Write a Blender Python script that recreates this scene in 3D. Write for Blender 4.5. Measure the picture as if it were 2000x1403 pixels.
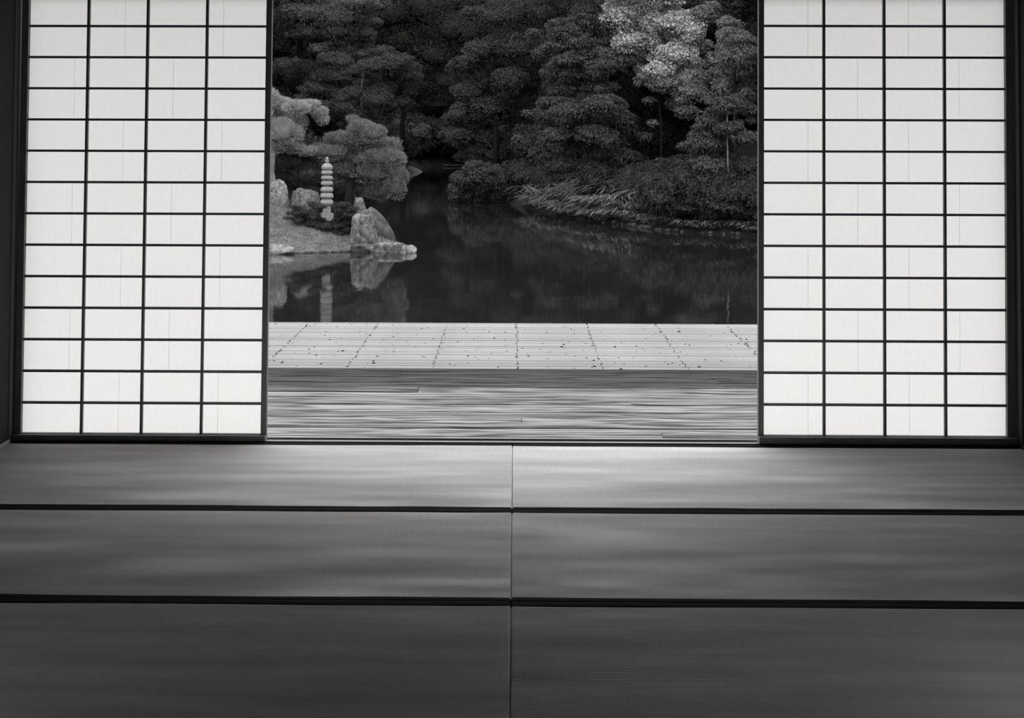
import bpy, bmesh, math, random
import numpy as np
from mathutils import Vector, Matrix

for o in list(bpy.data.objects):
    bpy.data.objects.remove(o)
S = bpy.context.scene
C = S.collection

# ------------------------------------------------------------------ camera
F, PPX, PPY, CAM_H = 2985.0, 971.64, 131.16, 1.2158
YAW, PITCH, ROLL = -0.0119, 0.0399, 0.0030
fw = np.array([math.sin(YAW) * math.cos(PITCH), math.cos(YAW) * math.cos(PITCH), math.sin(PITCH)])
r0 = np.array([math.cos(YAW), -math.sin(YAW), 0.0])
u0 = np.cross(r0, fw)
rt = math.cos(ROLL) * r0 + math.sin(ROLL) * u0
up = -math.sin(ROLL) * r0 + math.cos(ROLL) * u0
cam = bpy.data.cameras.new('camera')
camo = bpy.data.objects.new('camera', cam)
C.objects.link(camo)
camo.matrix_world = Matrix(((rt[0], up[0], -fw[0], 0), (rt[1], up[1], -fw[1], 0), (rt[2], up[2], -fw[2], CAM_H), (0, 0, 0, 1)))
cam.sensor_width = 36.0
cam.lens = F / 2000 * 36.0
cam.shift_x = (1000 - PPX) / 2000
cam.shift_y = (PPY - 701.5) / 2000
cam.clip_end = 1000
S.camera = camo

# ------------------------------------------------------------------ sky and exposure
SKY = 6.4
w = bpy.data.worlds.new('overcast_sky')
S.world = w
w.use_nodes = True
w.node_tree.nodes['Background'].inputs[0].default_value = (1.0, 0.995, 0.985, 1)
w.node_tree.nodes['Background'].inputs[1].default_value = SKY
# standard overcast sky: three times brighter overhead than at the horizon
_n, _l = w.node_tree.nodes, w.node_tree.links
_tc = _n.new('ShaderNodeTexCoord')
_sp = _n.new('ShaderNodeSeparateXYZ')
_l.new(_tc.outputs['Generated'], _sp.inputs[0])
_mr = _n.new('ShaderNodeMapRange')
_mr.inputs['From Min'].default_value = 0.0
_mr.inputs['From Max'].default_value = 1.0
_mr.inputs['To Min'].default_value = SKY / 3
_mr.inputs['To Max'].default_value = SKY
_l.new(_sp.outputs['Z'], _mr.inputs['Value'])
_l.new(_mr.outputs[0], _n['Background'].inputs[1])
S.view_settings.view_transform = 'Standard'
S.view_settings.look = 'None'
S.view_settings.gamma = 1.0
S.view_settings.exposure = 0.0
S.view_settings.use_curve_mapping = False


def pix(x, y, Y):
    """point of the place at depth Y seen towards frame position x, y"""
    d = ((x - PPX) / F) * rt - ((y - PPY) / F) * up + fw
    t = Y / d[1]
    return np.array([0, 0, CAM_H]) + t * d


# ------------------------------------------------------------------ materials
def new_mat(name):
    m = bpy.data.materials.new(name)
    m.use_nodes = True
    nt = m.node_tree
    return m, nt, nt.nodes, nt.links, nt.nodes['Principled BSDF']


def grey(v):
    return (v, v * 0.995, v * 0.985, 1)


def simple(name, v, rough=0.7, spec=0.3, nscale=0, namp=0.3, stretch=(1, 1, 1), bump=0.0, randomize=0.0):
    m, nt, N, L, b = new_mat(name)
    b.inputs['Roughness'].default_value = rough
    b.inputs['Specular IOR Level'].default_value = spec
    b.inputs['Base Color'].default_value = grey(v)
    if nscale:
        tc = N.new('ShaderNodeTexCoord')
        mp = N.new('ShaderNodeMapping')
        mp.inputs['Scale'].default_value = stretch
        nz = N.new('ShaderNodeTexNoise')
        nz.inputs['Scale'].default_value = nscale
        nz.inputs['Detail'].default_value = 6
        nz.inputs['Roughness'].default_value = 0.65
        L.new(tc.outputs['Object'], mp.inputs[0])
        L.new(mp.outputs[0], nz.inputs[0])
        rp = N.new('ShaderNodeValToRGB')
        rp.color_ramp.elements[0].position = 0.3
        rp.color_ramp.elements[1].position = 0.7
        rp.color_ramp.elements[0].color = grey(v * (1 - namp))
        rp.color_ramp.elements[1].color = grey(v * (1 + namp))
        L.new(nz.outputs['Fac'], rp.inputs[0])
        out = rp.outputs[0]
        if randomize:
            oi = N.new('ShaderNodeObjectInfo')
            mr = N.new('ShaderNodeMapRange')
            mr.inputs['To Min'].default_value = 1 - randomize
            mr.inputs['To Max'].default_value = 1 + randomize
            L.new(oi.outputs['Random'], mr.inputs['Value'])
            mx = N.new('ShaderNodeVectorMath')
            mx.operation = 'SCALE'
            L.new(out, mx.inputs[0])
            L.new(mr.outputs[0], mx.inputs['Scale'])
            out = mx.outputs[0]
        L.new(out, b.inputs['Base Color'])
        if bump:
            bp = N.new('ShaderNodeBump')
            bp.inputs['Strength'].default_value = bump
            bp.inputs['Distance'].default_value = 0.02
            L.new(nz.outputs['Fac'], bp.inputs['Height'])
            L.new(bp.outputs[0], b.inputs['Normal'])
    return m


def leaf_mat(name, v, var=0.35, trans=0.25):
    m, nt, N, L, b = new_mat(name)
    N.remove(b)
    out = N['Material Output']
    geo = N.new('ShaderNodeNewGeometry')
    oi = N.new('ShaderNodeObjectInfo')
    mr = N.new('ShaderNodeMapRange')
    mr.inputs['To Min'].default_value = 1 - var
    mr.inputs['To Max'].default_value = 1 + var
    L.new(geo.outputs['Random Per Island'], mr.inputs['Value'])
    sc = N.new('ShaderNodeVectorMath')
    sc.operation = 'SCALE'
    sc.inputs[0].default_value = grey(v)[:3]
    L.new(mr.outputs[0], sc.inputs['Scale'])
    d = N.new('ShaderNodeBsdfDiffuse')
    t = N.new('ShaderNodeBsdfTranslucent')
    L.new(sc.outputs[0], d.inputs[0])
    L.new(sc.outputs[0], t.inputs[0])
    mx = N.new('ShaderNodeMixShader')
    mx.inputs[0].default_value = trans
    L.new(d.outputs[0], mx.inputs[1])
    L.new(t.outputs[0], mx.inputs[2])
    L.new(mx.outputs[0], out.inputs[0])
    return m


def wood_mat(name, v0, v1, rough=0.75, gx=1.2, gy=60.0, tone=0.25, knots=True):
    """grain running along local x; tone varies from board to board"""
    m, nt, N, L, b = new_mat(name)
    b.inputs['Roughness'].default_value = rough
    b.inputs['Specular IOR Level'].default_value = 0.04
    tc = N.new('ShaderNodeTexCoord')
    oi = N.new('ShaderNodeObjectInfo')
    off = N.new('ShaderNodeVectorMath')
    off.operation = 'SCALE'
    off.inputs[0].default_value = (37.0, 11.0, 23.0)
    L.new(oi.outputs['Random'], off.inputs['Scale'])
    add = N.new('ShaderNodeVectorMath')
    add.operation = 'ADD'
    L.new(tc.outputs['Object'], add.inputs[0])
    L.new(off.outputs[0], add.inputs[1])
    # slow warp bends the growth rings into flames and eyes
    mp0 = N.new('ShaderNodeMapping')
    mp0.inputs['Scale'].default_value = (1.7, 12.0, 12.0)
    L.new(add.outputs[0], mp0.inputs[0])
    warp = N.new('ShaderNodeTexNoise')
    warp.inputs['Scale'].default_value = 1.0
    warp.inputs['Detail'].default_value = 2.0
    L.new(mp0.outputs[0], warp.inputs[0])
    sep = N.new('ShaderNodeSeparateXYZ')
    L.new(add.outputs[0], sep.inputs[0])
    m1 = N.new('ShaderNodeMath')
    m1.operation = 'MULTIPLY'
    m1.inputs[1].default_value = 95.0
    L.new(sep.outputs['Y'], m1.inputs[0])
    m2 = N.new('ShaderNodeMath')
    m2.operation = 'MULTIPLY'
    m2.inputs[1].default_value = 22.0
    L.new(warp.outputs['Fac'], m2.inputs[0])
    m3 = N.new('ShaderNodeMath')
    m3.operation = 'ADD'
    L.new(m1.outputs[0], m3.inputs[0])
    L.new(m2.outputs[0], m3.inputs[1])
    sn = N.new('ShaderNodeMath')
    sn.operation = 'SINE'
    L.new(m3.outputs[0], sn.inputs[0])
    mp = N.new('ShaderNodeMapping')
    mp.inputs['Scale'].default_value = (gx, gy, gy)
    L.new(add.outputs[0], mp.inputs[0])
    nz = N.new('ShaderNodeTexNoise')
    nz.inputs['Scale'].default_value = 1.0
    nz.inputs['Detail'].default_value = 5.0
    nz.inputs['Roughness'].default_value = 0.6
    L.new(mp.outputs[0], nz.inputs[0])
    mm = N.new('ShaderNodeMath')
    mm.operation = 'MULTIPLY_ADD'
    mm.inputs[1].default_value = 0.13
    L.new(sn.outputs[0], mm.inputs[0])
    L.new(nz.outputs['Fac'], mm.inputs[2])
    rp = N.new('ShaderNodeValToRGB')
    e = rp.color_ramp.elements
    e[0].position, e[1].position = 0.32, 0.64
    e[0].color, e[1].color = grey(v0), grey(v1)
    L.new(mm.outputs[0], rp.inputs[0])
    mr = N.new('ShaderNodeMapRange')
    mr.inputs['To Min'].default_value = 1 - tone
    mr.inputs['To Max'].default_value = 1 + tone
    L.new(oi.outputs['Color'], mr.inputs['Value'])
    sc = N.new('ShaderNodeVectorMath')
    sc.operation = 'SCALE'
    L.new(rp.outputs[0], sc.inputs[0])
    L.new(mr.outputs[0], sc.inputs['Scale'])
    L.new(sc.outputs[0], b.inputs['Base Color'])
    bp = N.new('ShaderNodeBump')
    bp.inputs['Strength'].default_value = 0.5
    bp.inputs['Distance'].default_value = 0.004
    L.new(mm.outputs[0], bp.inputs['Height'])
    L.new(bp.outputs[0], b.inputs['Normal'])
    return m


def paper_mat():
    m, nt, N, L, b = new_mat('shoji_paper')
    N.remove(b)
    out = N['Material Output']
    tc = N.new('ShaderNodeTexCoord')
    mp = N.new('ShaderNodeMapping')
    mp.inputs['Scale'].default_value = (90, 90, 25)
    nz = N.new('ShaderNodeTexNoise')
    nz.inputs['Scale'].default_value = 1.0
    nz.inputs['Detail'].default_value = 4
    L.new(tc.outputs['Object'], mp.inputs[0])
    L.new(mp.outputs[0], nz.inputs[0])
    rp = N.new('ShaderNodeValToRGB')
    rp.color_ramp.elements[0].color = grey(0.86)
    rp.color_ramp.elements[1].color = grey(0.94)
    L.new(nz.outputs['Fac'], rp.inputs[0])
    d = N.new('ShaderNodeBsdfDiffuse')
    t = N.new('ShaderNodeBsdfTranslucent')
    L.new(rp.outputs[0], d.inputs[0])
    L.new(rp.outputs[0], t.inputs[0])
    mx = N.new('ShaderNodeMixShader')
    mx.inputs[0].default_value = 0.525
    L.new(d.outputs[0], mx.inputs[1])
    L.new(t.outputs[0], mx.inputs[2])
    L.new(mx.outputs[0], out.inputs[0])
    return m


def tatami_mat_mat():
    m, nt, N, L, b = new_mat('woven_rush')
    b.inputs['Roughness'].default_value = 0.6
    b.inputs['Specular IOR Level'].default_value = 0.12
    tc = N.new('ShaderNodeTexCoord')
    oi = N.new('ShaderNodeObjectInfo')
    mp = N.new('ShaderNodeMapping')
    mp.inputs['Scale'].default_value = (420, 8, 1)
    L.new(tc.outputs['Object'], mp.inputs[0])
    n1 = N.new('ShaderNodeTexNoise')
    n1.inputs['Scale'].default_value = 1.0
    n1.inputs['Detail'].default_value = 2
    L.new(mp.outputs[0], n1.inputs[0])
    mp2 = N.new('ShaderNodeMapping')
    mp2.inputs['Scale'].default_value = (1.3, 9, 1)
    L.new(tc.outputs['Object'], mp2.inputs[0])
    n2 = N.new('ShaderNodeTexNoise')
    n2.inputs['Scale'].default_value = 1.0
    n2.inputs['Detail'].default_value = 5
    L.new(mp2.outputs[0], n2.inputs[0])
    ad = N.new('ShaderNodeMath')
    ad.operation = 'MULTIPLY_ADD'
    ad.inputs[1].default_value = 0.3
    L.new(n1.outputs['Fac'], ad.inputs[0])
    L.new(n2.outputs['Fac'], ad.inputs[2])
    rp = N.new('ShaderNodeValToRGB')
    rp.color_ramp.elements[0].position = 0.4
    rp.color_ramp.elements[1].position = 0.9
    rp.color_ramp.elements[0].color = grey(0.50)
    rp.color_ramp.elements[1].color = grey(0.74)
    L.new(ad.outputs[0], rp.inputs[0])
    L.new(rp.outputs[0], b.inputs['Base Color'])
    bp = N.new('ShaderNodeBump')
    bp.inputs['Strength'].default_value = 0.15
    bp.inputs['Distance'].default_value = 0.001
    L.new(n1.outputs['Fac'], bp.inputs['Height'])
    L.new(bp.outputs[0], b.inputs['Normal'])
    return m


def water_mat():
    m, nt, N, L, b = new_mat('pond_water')
    b.inputs['Base Color'].default_value = grey(0.006)
    b.inputs['Roughness'].default_value = 0.042
    b.inputs['IOR'].default_value = 1.33
    tc = N.new('ShaderNodeTexCoord')
    mp = N.new('ShaderNodeMapping')
    mp.inputs['Scale'].default_value = (1.1, 0.35, 1)
    nz = N.new('ShaderNodeTexNoise')
    nz.inputs['Scale'].default_value = 1.6
    nz.inputs['Detail'].default_value = 3
    L.new(tc.outputs['Object'], mp.inputs[0])
    L.new(mp.outputs[0], nz.inputs[0])
    bp = N.new('ShaderNodeBump')
    bp.inputs['Strength'].default_value = 0.045
    bp.inputs['Distance'].default_value = 0.08
    L.new(nz.outputs['Fac'], bp.inputs['Height'])
    L.new(bp.outputs[0], b.inputs['Normal'])
    return m


def stone_mat(name, lo, hi, scale=5.0, contrast=(0.38, 0.62)):
    m, nt, N, L, b = new_mat(name)
    b.inputs['Roughness'].default_value = 0.9
    b.inputs['Specular IOR Level'].default_value = 0.15
    tc = N.new('ShaderNodeTexCoord')
    n1 = N.new('ShaderNodeTexNoise')
    n1.inputs['Scale'].default_value = scale
    n1.inputs['Detail'].default_value = 8
    n1.inputs['Roughness'].default_value = 0.72
    L.new(tc.outputs['Object'], n1.inputs[0])
    rp = N.new('ShaderNodeValToRGB')
    rp.color_ramp.elements[0].position, rp.color_ramp.elements[1].position = contrast
    rp.color_ramp.elements[0].color, rp.color_ramp.elements[1].color = grey(lo), grey(hi)
    L.new(n1.outputs['Fac'], rp.inputs[0])
    L.new(rp.outputs[0], b.inputs['Base Color'])
    bp = N.new('ShaderNodeBump')
    bp.inputs['Strength'].default_value = 0.6
    bp.inputs['Distance'].default_value = 0.03
    L.new(n1.outputs['Fac'], bp.inputs['Height'])
    L.new(bp.outputs[0], b.inputs['Normal'])
    return m


M = {}
M['frame'] = simple('stained_cedar', 0.19, 0.55, 0.3, 8, 0.2, (1, 1, 1))
M['post'] = simple('dark_post_wood', 0.07, 0.6, 0.3, 6, 0.25, (1, 1, 0.1))
M['wall'] = simple('dark_plaster', 0.05, 0.9, 0.1, 3, 0.15)
M['ceiling'] = simple('dark_ceiling_boards', 0.05, 0.8, 0.1, 3, 0.2, (10, 1, 1))
M['pale_wood'] = simple('pale_strip_wood', 0.42, 0.5, 0.3, 6, 0.15, (1, 8, 8))
M['sill'] = simple('worn_sill_wood', 0.16, 0.5, 0.4, 4, 0.3, (0.6, 40, 40))
M['border'] = simple('black_border_cloth', 0.010, 0.9, 0.02, 60, 0.3)
M['straw'] = simple('straw_core', 0.12, 0.9, 0.1)
M['rush'] = tatami_mat_mat()
M['paper'] = paper_mat()
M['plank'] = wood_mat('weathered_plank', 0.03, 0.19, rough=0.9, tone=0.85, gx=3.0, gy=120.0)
M['bamboo'] = simple('split_bamboo', 0.105, 0.5, 0.3, 1.0, 0.28, (2.0, 60, 60), randomize=0.25)
M['node'] = simple('bamboo_dark_mark', 0.03, 0.9, 0.1)  # dark marks at the nodes and over the joists
M['joist'] = simple('joist_wood', 0.12, 0.8, 0.2)
M['earth'] = simple('dark_leaf_litter', 0.008, 0.95, 0.05, 1.5, 0.5, bump=0.4)
M['moss'] = simple('mossy_turf', 0.06, 0.95, 0.05, 3.0, 0.45, bump=0.5)
M['water'] = water_mat()
M['rock'] = stone_mat('lichened_rock', 0.018, 0.115, 9.0)
M['rock_pale'] = stone_mat('pale_rock', 0.03, 0.16, 8.0)
M['rock_moss'] = stone_mat('mossy_rock', 0.014, 0.055, 5.0)
M['stone'] = stone_mat('carved_granite', 0.10, 0.17, 10.0, (0.3, 0.7))
M['leaf_dark'] = leaf_mat('dark_evergreen_leaf', 0.035)
M['leaf_mid'] = leaf_mat('evergreen_leaf', 0.05)
M['leaf_shrub'] = leaf_mat('undergrowth_leaf', 0.028)
M['leaf_grey'] = leaf_mat('grey_pad_leaf', 0.075)
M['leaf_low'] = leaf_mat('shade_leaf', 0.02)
M['leaf_bright'] = leaf_mat('lit_crown_leaf', 0.30, 0.6)  # pale leaf; the light on the crown is put into its colour
M['leaf_half'] = leaf_mat('grey_half_lit_leaf', 0.12)  # grey leaf; doubles as the painted half-lit tone below the crown
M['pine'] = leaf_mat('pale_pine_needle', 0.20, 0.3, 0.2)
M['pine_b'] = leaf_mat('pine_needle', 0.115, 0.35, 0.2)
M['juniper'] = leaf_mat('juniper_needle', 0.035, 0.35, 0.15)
M['blade'] = leaf_mat('bank_grass_blade', 0.09, 0.5, 0.2)
M['bark'] = stone_mat('grey_bark', 0.004, 0.011, 4.0)
M['bark_pale'] = stone_mat('pale_bark', 0.06, 0.15, 4.0)

# ------------------------------------------------------------------ mesh helpers
def link(name, me, mat, parent=None):
    o = bpy.data.objects.new(name, me)
    C.objects.link(o)
    if mat is not None and len(me.materials) == 0:
        me.materials.append(mat)
    if parent is not None:
        o.parent = parent
    return o


def empty(name, loc=(0, 0, 0), rz=0.0):
    o = bpy.data.objects.new(name, None)
    o.empty_display_size = 0.1
    C.objects.link(o)
    o.location = loc
    o.rotation_euler = (0, 0, rz)
    return o


def tag(o, label=None, cat=None, group=None, kind=None):
    if label:
        o['label'] = label
    if cat:
        o['category'] = cat
    if group:
        o['group'] = group
    if kind:
        o['kind'] = kind
    return o


def mesh_np(name, verts, faces, smooth=False):
    """verts (n,3); faces (m,k) with a constant k"""
    verts = np.asarray(verts, np.float32)
    faces = np.asarray(faces, np.int32)
    me = bpy.data.meshes.new(name)
    n, k = faces.shape
    me.vertices.add(len(verts))
    me.vertices.foreach_set('co', verts.ravel())
    me.loops.add(n * k)
    me.loops.foreach_set('vertex_index', faces.ravel())
    me.polygons.add(n)
    me.polygons.foreach_set('loop_start', np.arange(0, n * k, k, dtype=np.int32))
    me.polygons.foreach_set('loop_total', np.full(n, k, np.int32))
    if smooth:
        me.polygons.foreach_set('use_smooth', np.ones(n, bool))
    me.update(calc_edges=True)
    me.validate()
    return me


def box_mesh(name, a, b, bev=0.0, shear=0.0, mat=None):
    bm = bmesh.new()
    bmesh.ops.create_cube(bm, size=1.0)
    for v in bm.verts:
        v.co = Vector([a[i] + (v.co[i] + 0.5) * (b[i] - a[i]) for i in range(3)])
    if bev:
        bmesh.ops.bevel(bm, geom=list(bm.edges), offset=bev, segments=1, affect='EDGES', profile=0.5)
    if shear:
        for v in bm.verts:
            v.co.x += shear * v.co.z
    me = bpy.data.meshes.new(name)
    bm.to_mesh(me)
    bm.free()
    if mat:
        me.materials.append(mat)
    return me


def box(name, a, b, mat, parent=None, bev=0.0, shear=0.0):
    return link(name, box_mesh(name, a, b, bev, shear), mat, parent)


def grid_faces(nx, ny):
    i = np.arange(nx - 1)
    j = np.arange(ny - 1)
    I, J = np.meshgrid(i, j)
    a = (J * nx + I).ravel()
    return np.stack([a, a + 1, a + nx + 1, a + nx], 1)


def vnoise(u, v, seed):
    """smooth value noise in about -1..1"""
    rng = np.random.RandomState(seed)
    T = rng.rand(64, 64) * 2 - 1
    iu = np.floor(u).astype(int)
    iv = np.floor(v).astype(int)
    fu, fv = u - iu, v - iv
    fu = fu * fu * (3 - 2 * fu)
    fv = fv * fv * (3 - 2 * fv)
    g = lambda a, b: T[a % 64, b % 64]
    return (g(iu, iv) * (1 - fu) + g(iu + 1, iv) * fu) * (1 - fv) + (g(iu, iv + 1) * (1 - fu) + g(iu + 1, iv + 1) * fu) * fv


def tube_mesh(name, pts, radii, sides=8):
    pts = [Vector(p) for p in pts]
    V, Fc = [], []
    n = len(pts)
    for i, p in enumerate(pts):
        t = (pts[min(i + 1, n - 1)] - pts[max(i - 1, 0)]).normalized()
        a = t.cross(Vector((0.3, 1, 0.1))).normalized()
        b = t.cross(a)
        for s in range(sides):
            an = 2 * math.pi * s / sides
            V.append(p + (a * math.cos(an) + b * math.sin(an)) * radii[i])
    for i in range(n - 1):
        for s in range(sides):
            s2 = (s + 1) % sides
            Fc.append((i * sides + s, i * sides + s2, (i + 1) * sides + s2, (i + 1) * sides + s))
    me = bpy.data.meshes.new(name)
    me.from_pydata([tuple(v) for v in V], [], Fc + [tuple(range(sides))[::-1], tuple(range((n - 1) * sides, n * sides))])
    me.polygons.foreach_set('use_smooth', np.ones(len(me.polygons), bool))
    me.update()
    return me


# ------------------------------------------------------------------ the room
YF = 5.95          # where mats end and the sill begins
XL, XR = -1.956, 1.952
st = lambda name, a, b, mat, parent=None, bev=0.0: tag(box(name, a, b, mat, parent, bev), kind=None if parent else 'structure')
st('floor', (-2.2, -1.7, -0.30), (2.2, YF - 0.001, -0.0605), M['straw'])
st('wall_left', (XL - 0.12, 3.35, -0.06), (XL, 5.925, 2.5), M['wall'])
st('wall_left_rear', (XL - 0.12, -1.6, -0.06), (XL, 1.55, 2.5), M['wall'])
st('wall_left_upper', (XL - 0.12, 1.55, 0.341), (XL, 3.35, 2.5), M['wall'])
st('wall_left_lower', (XL - 0.12, 1.55, -0.06), (XL, 3.35, 0.059), M['wall'])
# right wall with a papered side window that lights the near floor
st('wall_right', (XR, 3.35, -0.06), (XR + 0.12, 5.925, 2.5), M['wall'])
st('wall_right_rear', (XR, -1.6, -0.06), (XR + 0.12, 1.55, 2.5), M['wall'])
st('wall_right_upper', (XR, 1.55, 0.551), (XR + 0.12, 3.35, 2.5), M['wall'])
st('wall_right_lower', (XR, 1.55, -0.06), (XR + 0.12, 3.35, 0.059), M['wall'])
st('wall_back', (XL - 0.12, -1.72, -0.06), (XR + 0.12, -1.6, 2.5), M['wall'])
st('ceiling', (XL - 0.12, -1.72, 2.5), (XR + 0.12, 6.05, 2.56), M['ceiling'])
st('baseboard_left', (XL, -1.55, -0.06), (XL + 0.011, 5.925, 0.010), M['pale_wood'], bev=0.002)
st('baseboard_right', (XR - 0.011, -1.55, -0.06), (XR, 5.925, 0.010), M['post'], bev=0.002)
win = tag(empty('window_1', (XR + 0.04, 2.45, 0.06)), kind='structure')
for z in (0.0, 0.24, 0.47):
    box('lattice_bar', (0.0, -0.899, z), (0.02, 0.899, z + 0.02), M['frame'], win)
for k in range(10):
    box('lattice_bar', (0.021, -0.895 + k * 0.197, 0.0), (0.041, -0.877 + k * 0.197, 0.49), M['frame'], win)

win = tag(empty('window_2', (XL - 0.08, 2.45, 0.06)), kind='structure')
for z in (0.0, 0.26):
    box('lattice_bar', (0.0, -0.899, z), (0.02, 0.899, z + 0.02), M['frame'], win)
for k in range(10):
    box('lattice_bar', (-0.021, -0.895 + k * 0.197, 0.0), (-0.001, -0.877 + k * 0.197, 0.28), M['frame'], win)

# corner posts and lintel
st('corner_post_left', (-2.075, 5.926, -0.6), (-1.951, 6.05, 3.3), M['post'], bev=0.004)
st('corner_post_right', (1.941, 5.926, -0.6), (2.07, 6.05, 3.3), M['post'], bev=0.004)
st('lintel', (-1.95, 5.94, 1.774), (1.94, 6.07, 1.825), M['post'], bev=0.003)
st('wall_front', (-1.95, 5.97, 1.826), (1.94, 6.04, 2.5), M['wall'])
# outer house front to both sides, out of view
st('wall_outer_left', (-8.0, 5.96, -1.0), (-2.08, 6.04, 3.4), M['wall'])
st('wall_outer_right', (2.075, 5.96, -1.0), (8.0, 6.04, 3.4), M['wall'])
# eave over the veranda
ev = bpy.data.meshes.new('eave_roof')
bmv = [(-9, -3, 5.0), (9, -3, 5.0), (9, 7.1, 3.05), (-9, 7.1, 3.05)]
ev.from_pydata([(x, y, z) for x, y, z in bmv] + [(x, y, z + 0.18) for x, y, z in bmv], [],
               [(3, 2, 1, 0), (4, 5, 6, 7), (0, 1, 5, 4), (1, 2, 6, 5), (2, 3, 7, 6), (3, 0, 4, 7)])
tag(link('eave_roof', ev, M['ceiling']), kind='structure')

# grooved sliding-door sill: one extruded profile
prof = [(5.951, -0.06), (5.951, -0.022), (5.967, -0.022), (5.968, 0.0), (5.984, 0.0), (5.985, -0.022), (6.002, -0.022), (6.003, -0.003),
        (6.010, -0.003), (6.011, -0.022), (6.043, -0.022), (6.044, -0.001), (6.054, -0.001), (6.055, -0.024), (6.092, -0.024),
        (6.096, -0.026), (6.096, -0.06)]
n = len(prof)
pv = [(-1.95, y, z) for y, z in prof] + [(1.94, y, z) for y, z in prof]
pf = [(i, i + 1, n + i + 1, n + i)[::-1] for i in range(n - 1)] + [(n - 1, 0, n, 2 * n - 1)[::-1], tuple(range(n)), tuple(range(n, 2 * n))[::-1]]
sm = bpy.data.meshes.new('door_sill')
sm.from_pydata(pv, [], pf)
tag(link('trim_1', sm, M['sill']), kind='structure')

# ------------------------------------------------------------------ tatami mats
def tatami(x0, x1, y0, y1, seed, label, relief=1.0):
    t = empty('tatami_mat', ((x0 + x1) / 2, (y0 + y1) / 2, -0.06))
    tag(t, label, 'tatami mat', 'tatami mats laid in rows across the room')
    cx, cy = (x0 + x1) / 2, (y0 + y1) / 2
    hx, hy = (x1 - x0) / 2 - 0.0006, (y1 - y0) / 2 - 0.0001
    box('straw_core', (-hx + 0.002, -hy + 0.002, 0.0), (hx - 0.002, hy - 0.002, 0.054), M['straw'], t)
    ribs = 86
    # extra columns by the ends where the rush rolls over the edge
    ends = np.array([0, 0.001, 0.0025, 0.005, 0.009, 0.015])
    xs = np.concatenate([-hx + ends, np.linspace(-hx + 0.024, hx - 0.024, 64), (hx - ends)[::-1]])
    ny = ribs * 6 + 1
    ys = np.linspace(-hy + 0.012, hy - 0.012, ny)
    X, Y = np.meshgrid(xs, ys)
    d = np.minimum(X + hx, hx - X)
    span = ys[-1] - ys[0]
    env = np.clip(np.minimum(Y - ys[0], ys[-1] - Y) / 0.06, 0, 1)
    wob = 0.0062 * vnoise(X * 2.3 + 9, Y * 3.0 + 3, seed) + 0.0028 * vnoise(X * 6.5, Y * 8, seed + 5)
    wob = wob * env - 0.011 * np.exp(-d / 0.05) * env * (1 if seed % 2 else 0.7)
    rib = np.sin(np.pi * (Y - ys[0]) / span * ribs) ** 2
    A = 0.0022 + 0.0026 * (0.5 + 0.5 * vnoise(X * 1.7 + 4, Y * 6 + 1, seed + 11)) + 0.0008 * vnoise(X * 4, Y * 16, seed + 21)
    A = np.clip(A, 0.0014, 0.0052) * relief
    Z = 0.0578 + (rib - 1) * A + 0.0009 * vnoise(X * 1.4, Y * 4.5, seed + 31) + 0.0003 * vnoise(X * 5, Y * 17, seed + 41)
    Z -= 0.006 * np.clip(1 - d / 0.004, 0, 1) ** 2
    Z -= 0.0025 * np.clip(1 - (hy - np.abs(Y) - 0.020) / 0.014, 0, 1)
    me = mesh_np('woven_top', np.stack([X, Y - wob, Z], -1).reshape(-1, 3), grid_faces(len(xs), ny), True)
    link('woven_top', me, M['rush'], t)
    bx = np.concatenate([[-hx], np.linspace(-hx + 0.004, hx - 0.004, 70), [hx]])
    for s in (-1, 1):
        # cloth strip folded over the long edge
        wv = 0.0045 * vnoise(bx * 3.1, bx * 0 + 2.5 + s, seed + 51) + 0.0014 * vnoise(bx * 11, bx * 0 + 7.5 + s, seed + 61)
        zz = 0.0586 + 0.0006 * vnoise(bx * 1.4, bx * 0 + s * hy * 4.5, seed + 31) + 0.0008 * vnoise(bx * 6, bx * 0 + 3.5 + s, seed + 71)
        zz = np.minimum(zz, 0.0625)
        zz[0] -= 0.006
        zz[-1] -= 0.006
        rows = [(hy - 0.034 + wv, zz - 0.005), (hy - 0.0335 + wv, zz - 0.0006), (hy - 0.030 + wv, zz), (hy - 0.012 + 0 * wv, zz + 0.0006),
                (hy - 0.001 + 0 * wv, zz + 0.0005), (hy + 0 * wv, zz - 0.0003), (hy + 0 * wv, 0.01 + 0 * zz)]
        V = np.concatenate([np.stack([bx, s * yy, z], 1) for yy, z in rows])
        fc = grid_faces(len(bx), len(rows))
        if s < 0:
            fc = fc[:, ::-1]
        link('border', mesh_np('border', V, fc[:, ::-1] if False else fc, True), M['border'], t)
    return t


rowsY = [(YF, 4.933), (4.933, 3.984), (3.984, 3.035), (3.035, 2.086)]
SEAM = -0.008
where = ['next to the grooved door sill', 'second row from the door sill', 'third row from the door sill', 'fourth row from the door sill']
for i, (ya, yb) in enumerate(rowsY):
    tatami(XL + 0.0115, SEAM, yb, ya, 2 * i + 3, 'black-edged rush tatami mat on the left wall side, ' + where[i], (0.5, 0.62, 1.1, 1.0)[i])
    tatami(SEAM, XR - 0.0115, yb, ya, 2 * i + 4, 'black-edged rush tatami mat on the right wall side, ' + where[i], (0.5, 0.62, 1.1, 1.0)[i])
tag(box('floor_rear', (XL + 0.012, -1.59, -0.0600), (XR - 0.012, 2.085, 0.0), M['straw']), kind='structure')

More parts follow.
